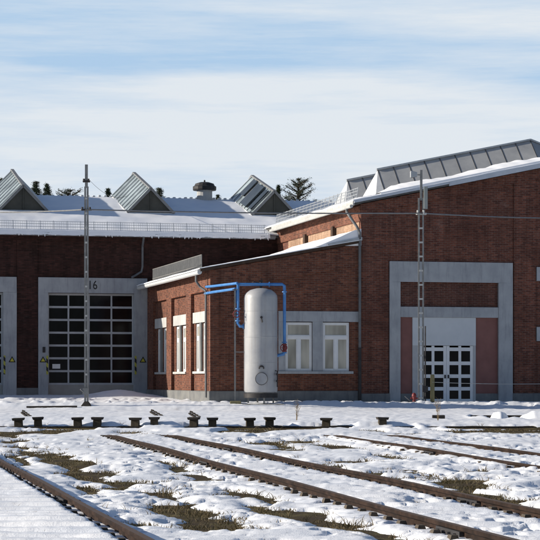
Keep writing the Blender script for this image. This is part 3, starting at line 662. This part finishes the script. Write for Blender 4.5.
# ------------------------------------------------------------------ GROUND and SNOW
def vnoise(x, y, seed):
    g = np.random.default_rng(seed).random((256,256)); xi = np.floor(x).astype(int); yi = np.floor(y).astype(int)
    fx = x-xi; fy = y-yi; fx = fx*fx*fx*(fx*(fx*6-15)+10); fy = fy*fy*fy*(fy*(fy*6-15)+10)
    a = g[xi & 255, yi & 255]; b_ = g[(xi+1) & 255, yi & 255]; c = g[xi & 255, (yi+1) & 255]; d = g[(xi+1) & 255, (yi+1) & 255]
    return (a*(1-fx)+b_*fx)*(1-fy)+(c*(1-fx)+d*fx)*fy
def fbm(x, y, seed, octv=4, gain=.5):
    s_ = 0; a = 1; n_ = 0
    for k in range(octv):
        ca, sa = math.cos(k*1.3+.4), math.sin(k*1.3+.4)
        s_ = s_+a*vnoise((x*ca-y*sa)*2**k+17.3*k, (x*sa+y*ca)*2**k+9.1*k, seed+k); n_ += a; a *= gain
    return s_/n_
def sstep(x, a, b): t_ = np.clip((x-a)/(b-a), 0, 1); return t_*t_*(3-2*t_)
def gauss(x, s_): return np.exp(-(x/s_)**2)
# rails: x = x0 + m*(y-17.25); the last two tracks are other pairs
RAILS = {'A': (2.11,-.1817), 'B': (3.64,-.1817), 'E': (-1.035,-.208), 'E0': (-2.575,-.208), 'D': (6.52,-.145), 'C': (8.04,-.145)}
RT = -.55
def rail_x(k, y): return RAILS[k][0]+RAILS[k][1]*(y-17.25)
KERB = 59.4
def ground_z(x, y):
    z = -.700+.03*(fbm(x*.5, y*.5, 5, 3)-.5)
    z = z+.10*sstep(y, 50, 58.5)
    z = z-.05*sstep(y, 56.5, 58.8)+.12*sstep(y, KERB-.05, KERB+.05)+.05*sstep(y, 61, 64)
    yb = 79.2+.15*np.sin(x*.4)+.20*np.clip(x, 0, 14)
    z = z+.05*sstep(y, 60, 76)+.225*sstep(y, yb-1.15, yb+1.0)+.20*sstep(y, 84, 97)*(1-sstep(x, -4, -2.5))
    return z
def snow_t(x, y):
    """thickness of the snow (negative: bare)"""
    n1 = fbm(x*.32, y*.22, 31, 4)-.5; n2 = fbm(x*1.15+3, y*.8, 47, 3)-.5; n3 = 1-np.abs(2*fbm(x*2.6, y*2.0, 61, 3)-1)*2; n4 = fbm(x*6, y*5, 71, 2)-.5; n5 = fbm(x*13, y*10, 75, 2)-.5
    n6 = fbm(x*24, y*17, 79, 2)-.5
    rg = .08+.75*sstep(fbm(x*.45+7, y*.28, 83, 3), .44, .64)
    sk_ = fbm(x*1.1, y*3.1, 87, 3)-.5
    t_ = .064+.085*n1+.050*n2+.045*sk_+rg*(.010*n3+.026*n4+.026*n5+.020*n6)+.006*n6
    far = sstep(y, 52, 60); t_ = t_*(1-far)+far*(.075+.05*n1+.05*n2+.012*n3+.04*n4*rg+.012*n6)
    t_ = t_+.03*sstep(y, 76, 80)
    # between the rails: smooth cover with ribs over the sleepers
    for a, b_, amp, base, nz in (('A','B',.024,.070,.7), ('E0','E',.052,.092,.15), ('D','C',.012,.122,1.)):
        xa, xb = rail_x(a, y), rail_x(b_, y); mid = (xa+xb)/2; half = .72
        m_ = RAILS[a][1]; along = (y+(x-mid)*(-m_)*(-1))/math.cos(math.atan(m_))
        ins = 1-sstep(np.abs(x-mid), half-.22, half+.02); live = 1-sstep(y, 51, 54)
        rib = 2*sstep(np.cos(2*PI*(y-m_*(x-mid)+.10*n2)/.65), -.75, .35)-1
        inside = base+amp*rib*(1+.8*n2)+.03*n1+nz*(.03*n2+.016*n4*rg+.006*n3+.014*n5)+.008*n6
        t_ = t_*(1-ins*live)+inside*ins*live
        wide = (1-sstep(np.abs(x-mid), 1.15, 1.6))*live*(1-ins)      # ballast shoulders kept low beside the rail
        cap_ = base-.02+.05*n2+.010*n3+.022*n4*rg+.015*n5
        t_ = np.where((wide > .05) & (t_ > cap_), t_*(1-wide)+cap_*wide, t_)
        for k in (a, b_):
            d = np.abs(x-rail_x(k, y)); near = (1-sstep(d, .10, .24))*live
            t_ = t_-(t_-(.052+.025*n2))*near*.95 if a != 'D' else t_-(t_-(.092+.10*n2))*near
    # thawed strips along the tracks
    live = 1-sstep(y, 53, 57)
    for k, off, wd, dep, y0, y1, sd in (('A',-2.05,.34,.125,12,38,3), ('A',-.62,.20,.10,14,44,4), ('B',.75,.40,.12,17,34,5), ('B',1.6,.4,.09,30,50,8), ('E',.62,.16,.10,14,40,6), ('A',-2.6,.4,.12,36,54,9), ('A',-1.0,.22,.08,13,30,12), ('E',1.2,.25,.12,24,46,13), ('B',.42,.14,.10,18,46,14), ('D',-1.0,.4,.09,26,48,15), ('B',1.25,.38,.13,21,31,16)):
        xc = rail_x(k, y)+off+.25*(fbm(y*.5, y*0+sd, 90+sd, 2)-.5)*2
        g_ = fbm(y*.7+sd, x*.5, 120+sd, 3)
        t_ = t_-gauss(x-xc, wd)*dep*sstep(g_, .40, .54)*sstep(y, y0-2, y0)*(1-sstep(y, y1, y1+4))
    # patches by the kerb
    g_ = fbm(x*.55, y*.35, 150, 3); t_ = t_-.14*gauss(y-(KERB-2.8), 2.0)*sstep(g_, .46, .58)-.10*gauss(y-(KERB-.3), .5)+.17*sstep(fbm(x*.9, y*.5, 154, 3), .50, .64)*gauss(y-(KERB-.35), .6)-.03*gauss(y-60.3, .7)
    t_ = t_-.14*gauss(x-6.4, 1.5)*gauss(y-55.8, 1.5)
    t_ = t_-.22*sstep(x, 6.4, 6.9)*gauss(y-66.3, 1.5)*(1.1-1.9*sstep(fbm(x*1.7, y*.5, 193, 2), .45, .70))
    # crumbs and heaps near the walls
    t_ = t_-(sstep(x-rail_x('E',y), -.1, .2))*(.35+rg)*(.045*sstep(fbm(x*1.3, y*1.6, 161, 4), .57, .70)+.055*sstep(fbm(x*4.0, y*4.6, 165, 3), .60, .72))*(1-sstep(y, 52, 57))
    hp = fbm(x*2.4, y*2.0, 171, 3)
    t_ = t_+.10*sstep(hp, .52, .75)*gauss(y-(81.0+.02*x), 1.2)
    t_ = t_+.30*gauss(x-(-7.1), 1.3)*gauss(y-93.6, 1.6)+.10*sstep(fbm(x*1.9, y*.7, 181, 3), .5, .75)*gauss(y-88, 2.0)*(x < -3)
    return t_
def make_sheet(name, m, rows, ncol, zfun, wide):
    xs = np.linspace(-1, 1, ncol); X = np.outer(wide(rows), xs); Y = np.repeat(rows[:,None], ncol, 1); Z = zfun(X, Y)
    n, c = X.shape; me = bpy.data.meshes.new(name)
    co = np.stack([X, Y, Z], -1).reshape(-1,3).astype(np.float32)
    i = np.arange(n*c).reshape(n, c); q = np.stack([i[:-1,:-1], i[:-1,1:], i[1:,1:], i[1:,:-1]], -1).reshape(-1,4)
    me.vertices.add(len(co)); me.vertices.foreach_set('co', co.ravel()); me.loops.add(q.size); me.loops.foreach_set('vertex_index', q.ravel().astype(np.int32))
    me.polygons.add(len(q)); me.polygons.foreach_set('loop_start', np.arange(0, q.size, 4, dtype=np.int32)); me.polygons.foreach_set('loop_total', np.full(len(q), 4, np.int32))
    me.update(); me.validate(); me.polygons.foreach_set('use_smooth', [True]*len(me.polygons)); me.materials.append(m)
    o = bpy.data.objects.new(name, me); COL.objects.link(o); o['kind'] = 'structure'; return o, X, Y, Z
rows = [11.5]
while rows[-1] < 101: rows.append(rows[-1]+max(.04, min(.32, rows[-1]**2*1.35e-4)))
rows = np.array(rows); wide = lambda y: y*.20+5.5
make_sheet('snow_cover', M['snow_ground'], rows, 600, lambda X, Y: np.where(snow_t(X,Y) > -.02, ground_z(X,Y)+snow_t(X,Y), ground_z(X,Y)-.05), wide)
make_sheet('ground', M['soil'], rows[::2], 260, lambda X, Y: ground_z(X,Y)+.03*(fbm(X*3,Y*3,201,2)-.5), lambda y: wide(y)-.3)
ff = MB(); ff.poly([(-2500,-600,-.83),(2500,-600,-.83),(2500,4000,-.83),(-2500,4000,-.83)]); fo = ff.build('snow_field', M['snow_ground']); fo['kind'] = 'structure'

def top_z(x, y):
    x = np.array([float(x)]); y = np.array([float(y)]); return float(ground_z(x,y)[0]+max(0, snow_t(x,y)[0]))
# grass in the thawed patches
def blades(n_target, xlim, ylim, test, hrange, seed):
    r_ = np.random.default_rng(seed); V = []; Fc = []
    while len(Fc) < n_target:
        Y = r_.uniform(ylim[0]**.5, ylim[1]**.5, 4000)**2; X = r_.uniform(-1, 1, 4000)*(Y*.15+1.2)
        ok = test(X, Y)
        X = X[ok]; Y = Y[ok]
        if len(X) == 0: continue
        Zg = ground_z(X, Y)
        for x, y, z in zip(X, Y, Zg):
            for _ in range(r_.integers(3, 8)):
                h = r_.uniform(*hrange)*(.6+.8*r_.random()); a = r_.uniform(0, 2*PI); w_ = r_.uniform(.0012,.0028)*(1+y/24); ln = r_.uniform(.3,2.2)*h
                bx, by = x+r_.normal(0,.05), y+r_.normal(0,.05); dx, dy = math.cos(a), math.sin(a); i = len(V)
                V.extend([(bx-w_,by,z-.02),(bx+w_,by,z-.02),(bx+w_*.8+dx*ln*.4,by+dy*ln*.4,z+h*.6),(bx-w_*.8+dx*ln*.4,by+dy*ln*.4,z+h*.6),(bx+dx*ln,by+dy*ln,z+h)])
                Fc.append((i,i+1,i+2,i+3)); Fc.append((i+3,i+2,i+4))
    return V, Fc
V_, F_ = blades(26000, None, (13.5,58), lambda X, Y: (snow_t(X,Y) < .012) & (fbm(X*2.2,Y*2.2,230,2) > .50), (.018,.055), 3)
V2, F2 = blades(2500, None, (14,60), lambda X, Y: (snow_t(X,Y) < .035) & (fbm(X*1.3,Y*.8,240,3) > .62), (.05,.12), 5)
off = len(V_); me = bpy.data.meshes.new('dry_grass'); me.from_pydata(V_+V2, [], F_+[tuple(i+off for i in f) for f in F2]); me.materials.append(M['grass'])
go = bpy.data.objects.new('dry_grass', me); COL.objects.link(go); tag(go, 'dry olive and straw coloured grass tufts poking through the thawed snow', 'grass'); go['kind'] = 'stuff'

# ------------------------------------------------------------------ RAILWAY TRACKS
PROF = [(-.07,0),(.07,0),(.07,.012),(.012,.03),(.009,.105),(.034,.122),(.036,.150),(.030,.160),(-.030,.160),(-.036,.150),(-.034,.122),(-.009,.105),(-.012,.03),(-.07,.012)]
def rail_mesh(k, y0, y1, parent):
    mb = MB(); n = 40; prev = None; m_ = RAILS[k][1]; nx, ny = math.cos(math.atan(m_)), -math.sin(math.atan(m_))
    for i in range(n+1):
        y = y0+(y1-y0)*i/n; x = rail_x(k, y)+.010*math.sin(y*.31+len(k)); z = RT-.16+.008*math.sin(y*.5)-(.0 if y < 50 else .10*min(1, (y-50)/3.5))
        pr = [Vector((x+p[0]*1.15, y-p[0]*m_, z+p[1])) for p in PROF]
        if prev:
            for j in range(len(PROF)): mb.poly([prev[j], prev[(j+1) % len(PROF)], pr[(j+1) % len(PROF)], pr[j]])
        else: mb.poly(pr)
        prev = pr
    mb.poly(prev[::-1]); o = mb.build('rail', M['rail'], parent)
    return o
def fishplates(k, ys, o):
    for y in ys:
        m_ = RAILS[k][1]; mb = MB()
        for s_ in (-1, 1):
            x = rail_x(k, y)+s_*.032; mb.bar((x-m_*.42*-1*-1, y-.42, RT-.085), (x+m_*.42, y+.42, RT-.085), .045, .075)
            for q in (-.3,-.1,.1,.3): mb.tube([(x+m_*q-.05,y+q,RT-.085),(x+m_*q+.05,y+q,RT-.085)], .018, 6)
        mb.build('fishplate', M['dark_metal'], o)
def track(label, a, b_, y0, y1, joints):
    t_ = thing('railway_track', label, 'railway track', (0,0,0), 0, 'railway tracks crossing the snowy yard')
    ra = rail_mesh(a, y0, y1, t_); rb_ = rail_mesh(b_, y0, y1, t_)
    fishplates(a, joints[0], ra); fishplates(b_, joints[1], rb_)
    m_ = RAILS[a][1]; ang = math.atan(m_)
    mb = MB(); mb.box(-1.24,1.24,-.12,.12,-.15,-.012)      # one sleeper with its two pairs of chairs
    for s_ in (-.765,.765):
        mb.box(s_-.18,s_+.18,-.09,.09,-.012,.012)
        for q in (-.115,.115): mb.hexa([(s_+q-.06,-.08,.012),(s_+q+.06,-.08,.012),(s_+q+.06,.08,.012),(s_+q-.06,.08,.012),(s_+q-.03,-.06,.10),(s_+q+.03,-.06,.10),(s_+q+.03,.06,.10),(s_+q-.03,.06,.10)])
    first = mb.build('sleeper', [M['sleeper']], t_)
    y = round(y0/.65)*.65+.1; i = 0
    while y < y1-.2:
        o = first if i == 0 else first.copy()
        if i: COL.objects.link(o)
        o.parent = t_; o.location = ((rail_x(a,y)+rail_x(b_,y))/2+random.uniform(-.02,.02), y, RT-.165); o.rotation_euler = (0,0,-ang+random.uniform(-.015,.015)); y += .65*math.cos(ang); i += 1
    return t_
track('most exposed railway track, two full rusty rails running from lower right towards the kerb', 'A', 'B', 11.8, 54.5, ([19.2,35.],[24.0,42.]))
track('railway track in the lower left corner, cut by the left edge, one rusty rail showing', 'E0', 'E', 11.8, 54.5, ([20.],[24.3,38.]))
track('railway track at the right almost buried in snow, only thin rail heads showing', 'D', 'C', 24., 54.5, ([40.],[44.]))

# kerb, capped stubs
kb = MB(); n = 60; xs = [-13+26*i/n for i in range(n+1)]
for a, b_ in zip(xs, xs[1:]):
    if b_ > 8.2: continue
    za = -.545+.012*mnoise.noise(Vector((a,0,0)))
    kb.box(a+.004,b_-.004,KERB-.16,KERB+.10,-.85,za)
tag(kb.build('kerb', M['cap'], bevel=.01), 'low dark kerb running across the snow beneath the row of capped stubs', 'kerb')
ords = ['leftmost','second','third','fourth','fifth','sixth','seventh','eighth','ninth','tenth','eleventh','twelfth']
stub0 = None
for i, px in enumerate([19,38.5,78,97.5,135.5,154.5,194,212.5,250,269.5,326,382]):
    x = (px-270)/2000*59.5
    if i == 0:
        stub0 = o = thing('capped_stub', '', 'stub', (0,0,0), 0, 'capped stubs along the kerb')
        MB().hexa([(-.12,-.12,-.2),(.12,-.12,-.2),(.12,.12,-.2),(-.12,.12,-.2),(-.115,-.1,.20),(.115,-.1,.20),(.115,.1,.20),(-.115,.1,.20)]).build('body', M['stub'], o, .012)
        MB().hexa([(-.15,-.17,.20),(.15,-.17,.20),(.15,.17,.20),(-.15,.17,.20),(-.175,-.18,.275),(.175,-.18,.275),(.175,.18,.275),(-.175,.18,.275)]).build('cap', M['cap'], o, .012)
    else: o = copy_tree(stub0)
    o['label'] = '%s dark T-shaped capped stub %sin the row along the kerb' % (ords[i], '' if i == 0 else 'from the left ')
    if i == 11: o['label'] = 'rightmost dark T-shaped capped stub in the row along the kerb'
    o.location = (x, 59.42+random.uniform(-.03,.03), -.56+random.uniform(-.015,.015)); o.rotation_euler = (random.uniform(-.03,.03),random.uniform(-.05,.05),random.uniform(-.2,.2))
bl = tag(MB().box(-.2,.2,-.1,.1,-.15,.08).build('timber_block', M['cap'], bevel=.02), 'short dark timber block lying in the snow below the greenish post', 'block'); bl.location = (5.35,63.5,top_z(5.35,63.5)+.03)
# dark rail pieces sticking out of the snow
for lab, px, py, ang, ln, d in (('short dark lattice bar poking from the snow at the far left', 28, 412, -62, .42, 67.), ('short dark lattice bar poking from the snow left of the sunlit wall', 158, 413.5, -38, .5, 67.), ('short dark lattice bar poking from the snow below the sunlit corner', 196, 412.5, -28, .45, 67.)):
    x = (px-270)/2000*d; z = top_z(x, d)+.02
    mb = MB(); mb.bar((-ln/2,0,.10),(ln/2,-.5,-.16),.09,.05)
    for q in range(5): mb.bar((-ln/2+ln*q/5+.02,-.1*q-.05,.16-.05*q),(-ln/2+ln*q/5+.12,-.1*q-.1,.13-.05*q),.04,.06)
    mb.bar((-ln/2,.14,.08),(ln/2,-.36,-.18),.05,.05)
    tag(mb.build('lattice_bar', M['cap'], bevel=.01), lab, 'bar', 'dark bars poking from the snow').location = (x,d,z)
mb = MB(); mb.bar((-9.6,78.9,top_z(-9.6,78.9)+.03),(-7.6,78.75,top_z(-7.6,78.75)+.03),.10,.07); tag(mb.build('steel_bar', M['cap']), 'long dark bar lying in the snow left of the slim mast footing', 'bar')
# low dark sill with snow lumps at the right
mb = MB(); mb.box(0,2.8,0,.25,-.4,.06); mb.box(.9,1.3,-.3,-.02,-.4,-.05); mb.box(1.7,1.95,-.3,-.02,-.4,-.08)
ps = mb.build('trench_edge', M['cap'], bevel=.02); ps.location = (6.6,67.4,-.42); tag(ps, 'low dark trench edge half covered by snow lumps at the right', 'trench')

# ------------------------------------------------------------------ dry weeds
def weed(label, x, y, h, sd):
    r_ = random.Random(sd); mb = MB(); z = float(ground_z(np.array([x]), np.array([y]))[0])
    for k in range(5):
        a = r_.uniform(0, 2*PI); top_ = Vector((math.cos(a)*.12*h, math.sin(a)*.1, h*r_.uniform(.6,1))); mb.tube([(0,0,-.05), top_*.5+Vector((.01,0,.03)), top_], [.007,.005,.003], 4)
        for q in range(7):
            f = r_.uniform(.45,1); b_ = top_*f; mb.tube([b_, b_+Vector((r_.uniform(-.12,.12),r_.uniform(-.08,.08),r_.uniform(.03,.13)))], [.004,.003], 3)
    o = tag(mb.build('dry_weed', M['weed']), label, 'weed', 'dry weeds standing in the snow'); o.location = (x,y,z)
weed('tall branching dry weed standing in snow right of the tank', .82, 62.5, .75, 1)
weed('thin dry weed stalk standing in snow below the greenish post', 5.2, 62.0, .8, 2)

# ------------------------------------------------------------------ trees beyond the roofs
def conifer(label, px, ptop, d, wpx, seed, kind='fir'):
    r_ = random.Random(seed); x = (px-270)/2000*d; H_ = .83+(380-ptop)*d/2000+1.0; rad = wpx/2000*d/2*(2.3 if kind == 'fir' else 1)
    t_ = thing('spruce_tree' if kind == 'fir' else 'pine_tree', label, 'tree', (x,d,-1.0), 0, 'conifers behind the roofs')
    tr = MB(); tr.tube([(0,0,0),(r_.uniform(-.1,.1),0,H_*.5),(r_.uniform(-.1,.1),0,H_-.2)], [.28,.18,.03], 8)
    cr = MB(); z0 = H_*.35 if kind == 'fir' else H_*.55; z = z0
    while z < H_-.1:
        f = (H_-z)/(H_-z0); zs = 1 if f > .3 else .55
        rr = rad*(f**.8*1.25+.045) if kind == 'fir' else rad*(.55+.75*math.sin(PI*min(1, f*.95+.05)))*(.35 if f < .06 else 1)
        for k in range(r_.randint(6, 9)):
            a = r_.uniform(0, 2*PI); L = rr*r_.uniform(.55,1.1); rise = (-.05*L if kind == 'fir' else .5*L)
            tip = Vector((math.cos(a)*L, math.sin(a)*L, z+rise)); base = Vector((0,0,z)); tr.tube([base, base.lerp(tip,.6)+Vector((0,0,-.05*L)), tip], [.05,.03,.012], 4)
            nn = int(46+L*70) if kind == 'fir' else int(26+L*48)
            for q in range(nn):
                g_ = r_.uniform(.25,1.05)**.8; p = base.lerp(tip, g_)+Vector((r_.gauss(0,.05+.08*min(1,L)),r_.gauss(0,.05+.08*min(1,L)),r_.gauss(-.02,.06))); s_ = r_.uniform(.07,.15)*(.6+.4*min(1,L))
                d1 = Vector((r_.uniform(-1,1),r_.uniform(-1,1),r_.uniform(-.5,.6))).normalized()*s_; d2 = Vector((r_.uniform(-1,1),r_.uniform(-1,1),r_.uniform(-1,1))).normalized()*s_*.28
                cr.poly([p-d2, p+d1*.6-d2*.3, p+d1, p+d2])
        z += zs*r_.uniform(.20,.34) if kind == 'fir' else r_.uniform(.22,.42)
    tr.build('trunk', M['bark'], t_); cr.build('crown', M['needles'], t_)
conifer('dark spruce top just right of the leftmost roof lantern', 36, 180, 150, 26, 1)
conifer('second dark spruce top right of the leftmost roof lantern, slightly shorter', 47, 183, 158, 22, 2)
conifer('bushy dark pine above the ridge left of the slim mast head', 70, 186, 160, 30, 3, 'pine')
conifer('dark spruce tip at the left edge of the middle roof lantern', 108, 187, 160, 16, 4)
conifer('dark spruce top just right of the middle roof lantern', 159, 186, 155, 24, 5)
conifer('short dark spruce tip left of the lantern with the dark flaps', 218, 193, 165, 14, 6)
conifer('slender spruce spire above the lantern with the dark flaps', 278, 184, 150, 14, 7)
conifer('open branched pine standing alone above the snowy roof right of the lanterns', 298, 177, 150, 31, 8, 'pine')
conifer('dark spruce tip behind the left end of the leftmost roof lantern', 2, 176, 150, 18, 10)

# ------------------------------------------------------------------ sky, sun, camera
w = bpy.data.worlds.new('World'); S.world = w; w.use_nodes = True; t = NT(w); nt = w.node_tree; nt.nodes.clear()
out = nt.nodes.new('ShaderNodeOutputWorld'); bg = nt.nodes.new('ShaderNodeBackground'); nt.links.new(bg.outputs[0], out.inputs[0])
EL = 18.5; sky = nt.nodes.new('ShaderNodeTexSky'); sky.sky_type = 'NISHITA'; sky.sun_disc = False; sky.sun_elevation = R(EL); sky.sun_rotation = R(268.3); sky.dust_density = .8; sky.air_density = 1.2; sky.ozone_density = 2.0
v = t.coords('Generated', (2.2,2.2,17.)); n1 = t.noise(v, 1.15, 7, .55); v2 = t.coords('Generated', (5,5,60.)); n2 = t.noise(v2, 1.0, 5, .6)
ad = t.n('ShaderNodeMath', operation='MULTIPLY_ADD'); t.l(n2, ad.inputs[0]); ad.inputs[1].default_value = .35; t.l(n1, ad.inputs[2])
tc = t.n('ShaderNodeTexCoord'); sx = t.n('ShaderNodeSeparateXYZ'); t.l(tc.outputs['Generated'], sx.inputs[0])
def mth(op, a, b, c=None):
    q = t.n('ShaderNodeMath', operation=op)
    for k, x in enumerate((a, b, c)):
        if x is None: continue
        if isinstance(x, (int, float)): q.inputs[k].default_value = x
        else: t.l(x, q.inputs[k])
    return q.outputs[0]
v3 = t.coords('Generated', (3.6,3.6,44.)); n3 = t.noise(v3, 1.6, 8, .66)
zz = mth('MULTIPLY_ADD', mth('SUBTRACT', n1, .5), .075, sx.outputs['Z'])
zz = mth('MULTIPLY_ADD', sx.outputs['X'], .05, zz)
band = t.ramp(mth('MULTIPLY', zz, 4.), [(.0, (.72,)*3), (.30, (.80,)*3), (.47, (.95,)*3), (.545, (.80,)*3), (.60, (.30,)*3), (.66, (.34,)*3), (.70, (.72,)*3), (.76, (.55,)*3), (.82, (.85,)*3), (1., (.6,)*3)])
cf = mth('ADD', band, mth('MULTIPLY', mth('SUBTRACT', n3, .5), 1.9)); cf = t.ramp(cf, [(.08, (.04,)*3), (.95, (1,1,1))])
lowm = t.ramp(sx.outputs['Z'], [(.02, (1,1,1)), (.30, (1,1,1)), (.55, (.05,.05,.05))]); fwd = t.ramp(sx.outputs['Y'], [(.2, (.08,.08,.08)), (.75, (1,1,1))])
mask = t.mix(1., lowm, fwd, 'MULTIPLY')
blue = t.mix(1., sky.outputs[0], (.92,1.0,1.22), 'MULTIPLY')
veil = t.mix(cf, (5.4,7.8,10.6), (9.9,10.6,11.3))
col = t.mix(mask, blue, veil); t.l(col, bg.inputs[0]); bg.inputs[1].default_value = .06
sun = bpy.data.lights.new('sun', 'SUN'); sun.energy = 5.0; sun.angle = R(.5); sun.color = (1,.915,.79)
so = bpy.data.objects.new('sun', sun); COL.objects.link(so)
dirv = Vector((math.cos(R(EL)), .012, -math.sin(R(EL)))); so.rotation_euler = dirv.to_track_quat('-Z', 'Y').to_euler(); so.location = (-40,60,30)
cam = bpy.data.cameras.new('camera'); cam.sensor_width = 36; cam.lens = 2000/540*36; cam.shift_y = 110/540; cam.clip_start = .5; cam.clip_end = 6000
co = bpy.data.objects.new('camera', cam); COL.objects.link(co); co.location = (0,0,.83); co.rotation_euler = (PI/2,0,0); S.camera = co
S.view_settings.view_transform = 'Standard'; S.view_settings.look = 'None'; S.view_settings.exposure = .35; S.view_settings.gamma = 1; S.view_settings.use_curve_mapping = False
S.render.engine = 'CYCLES'
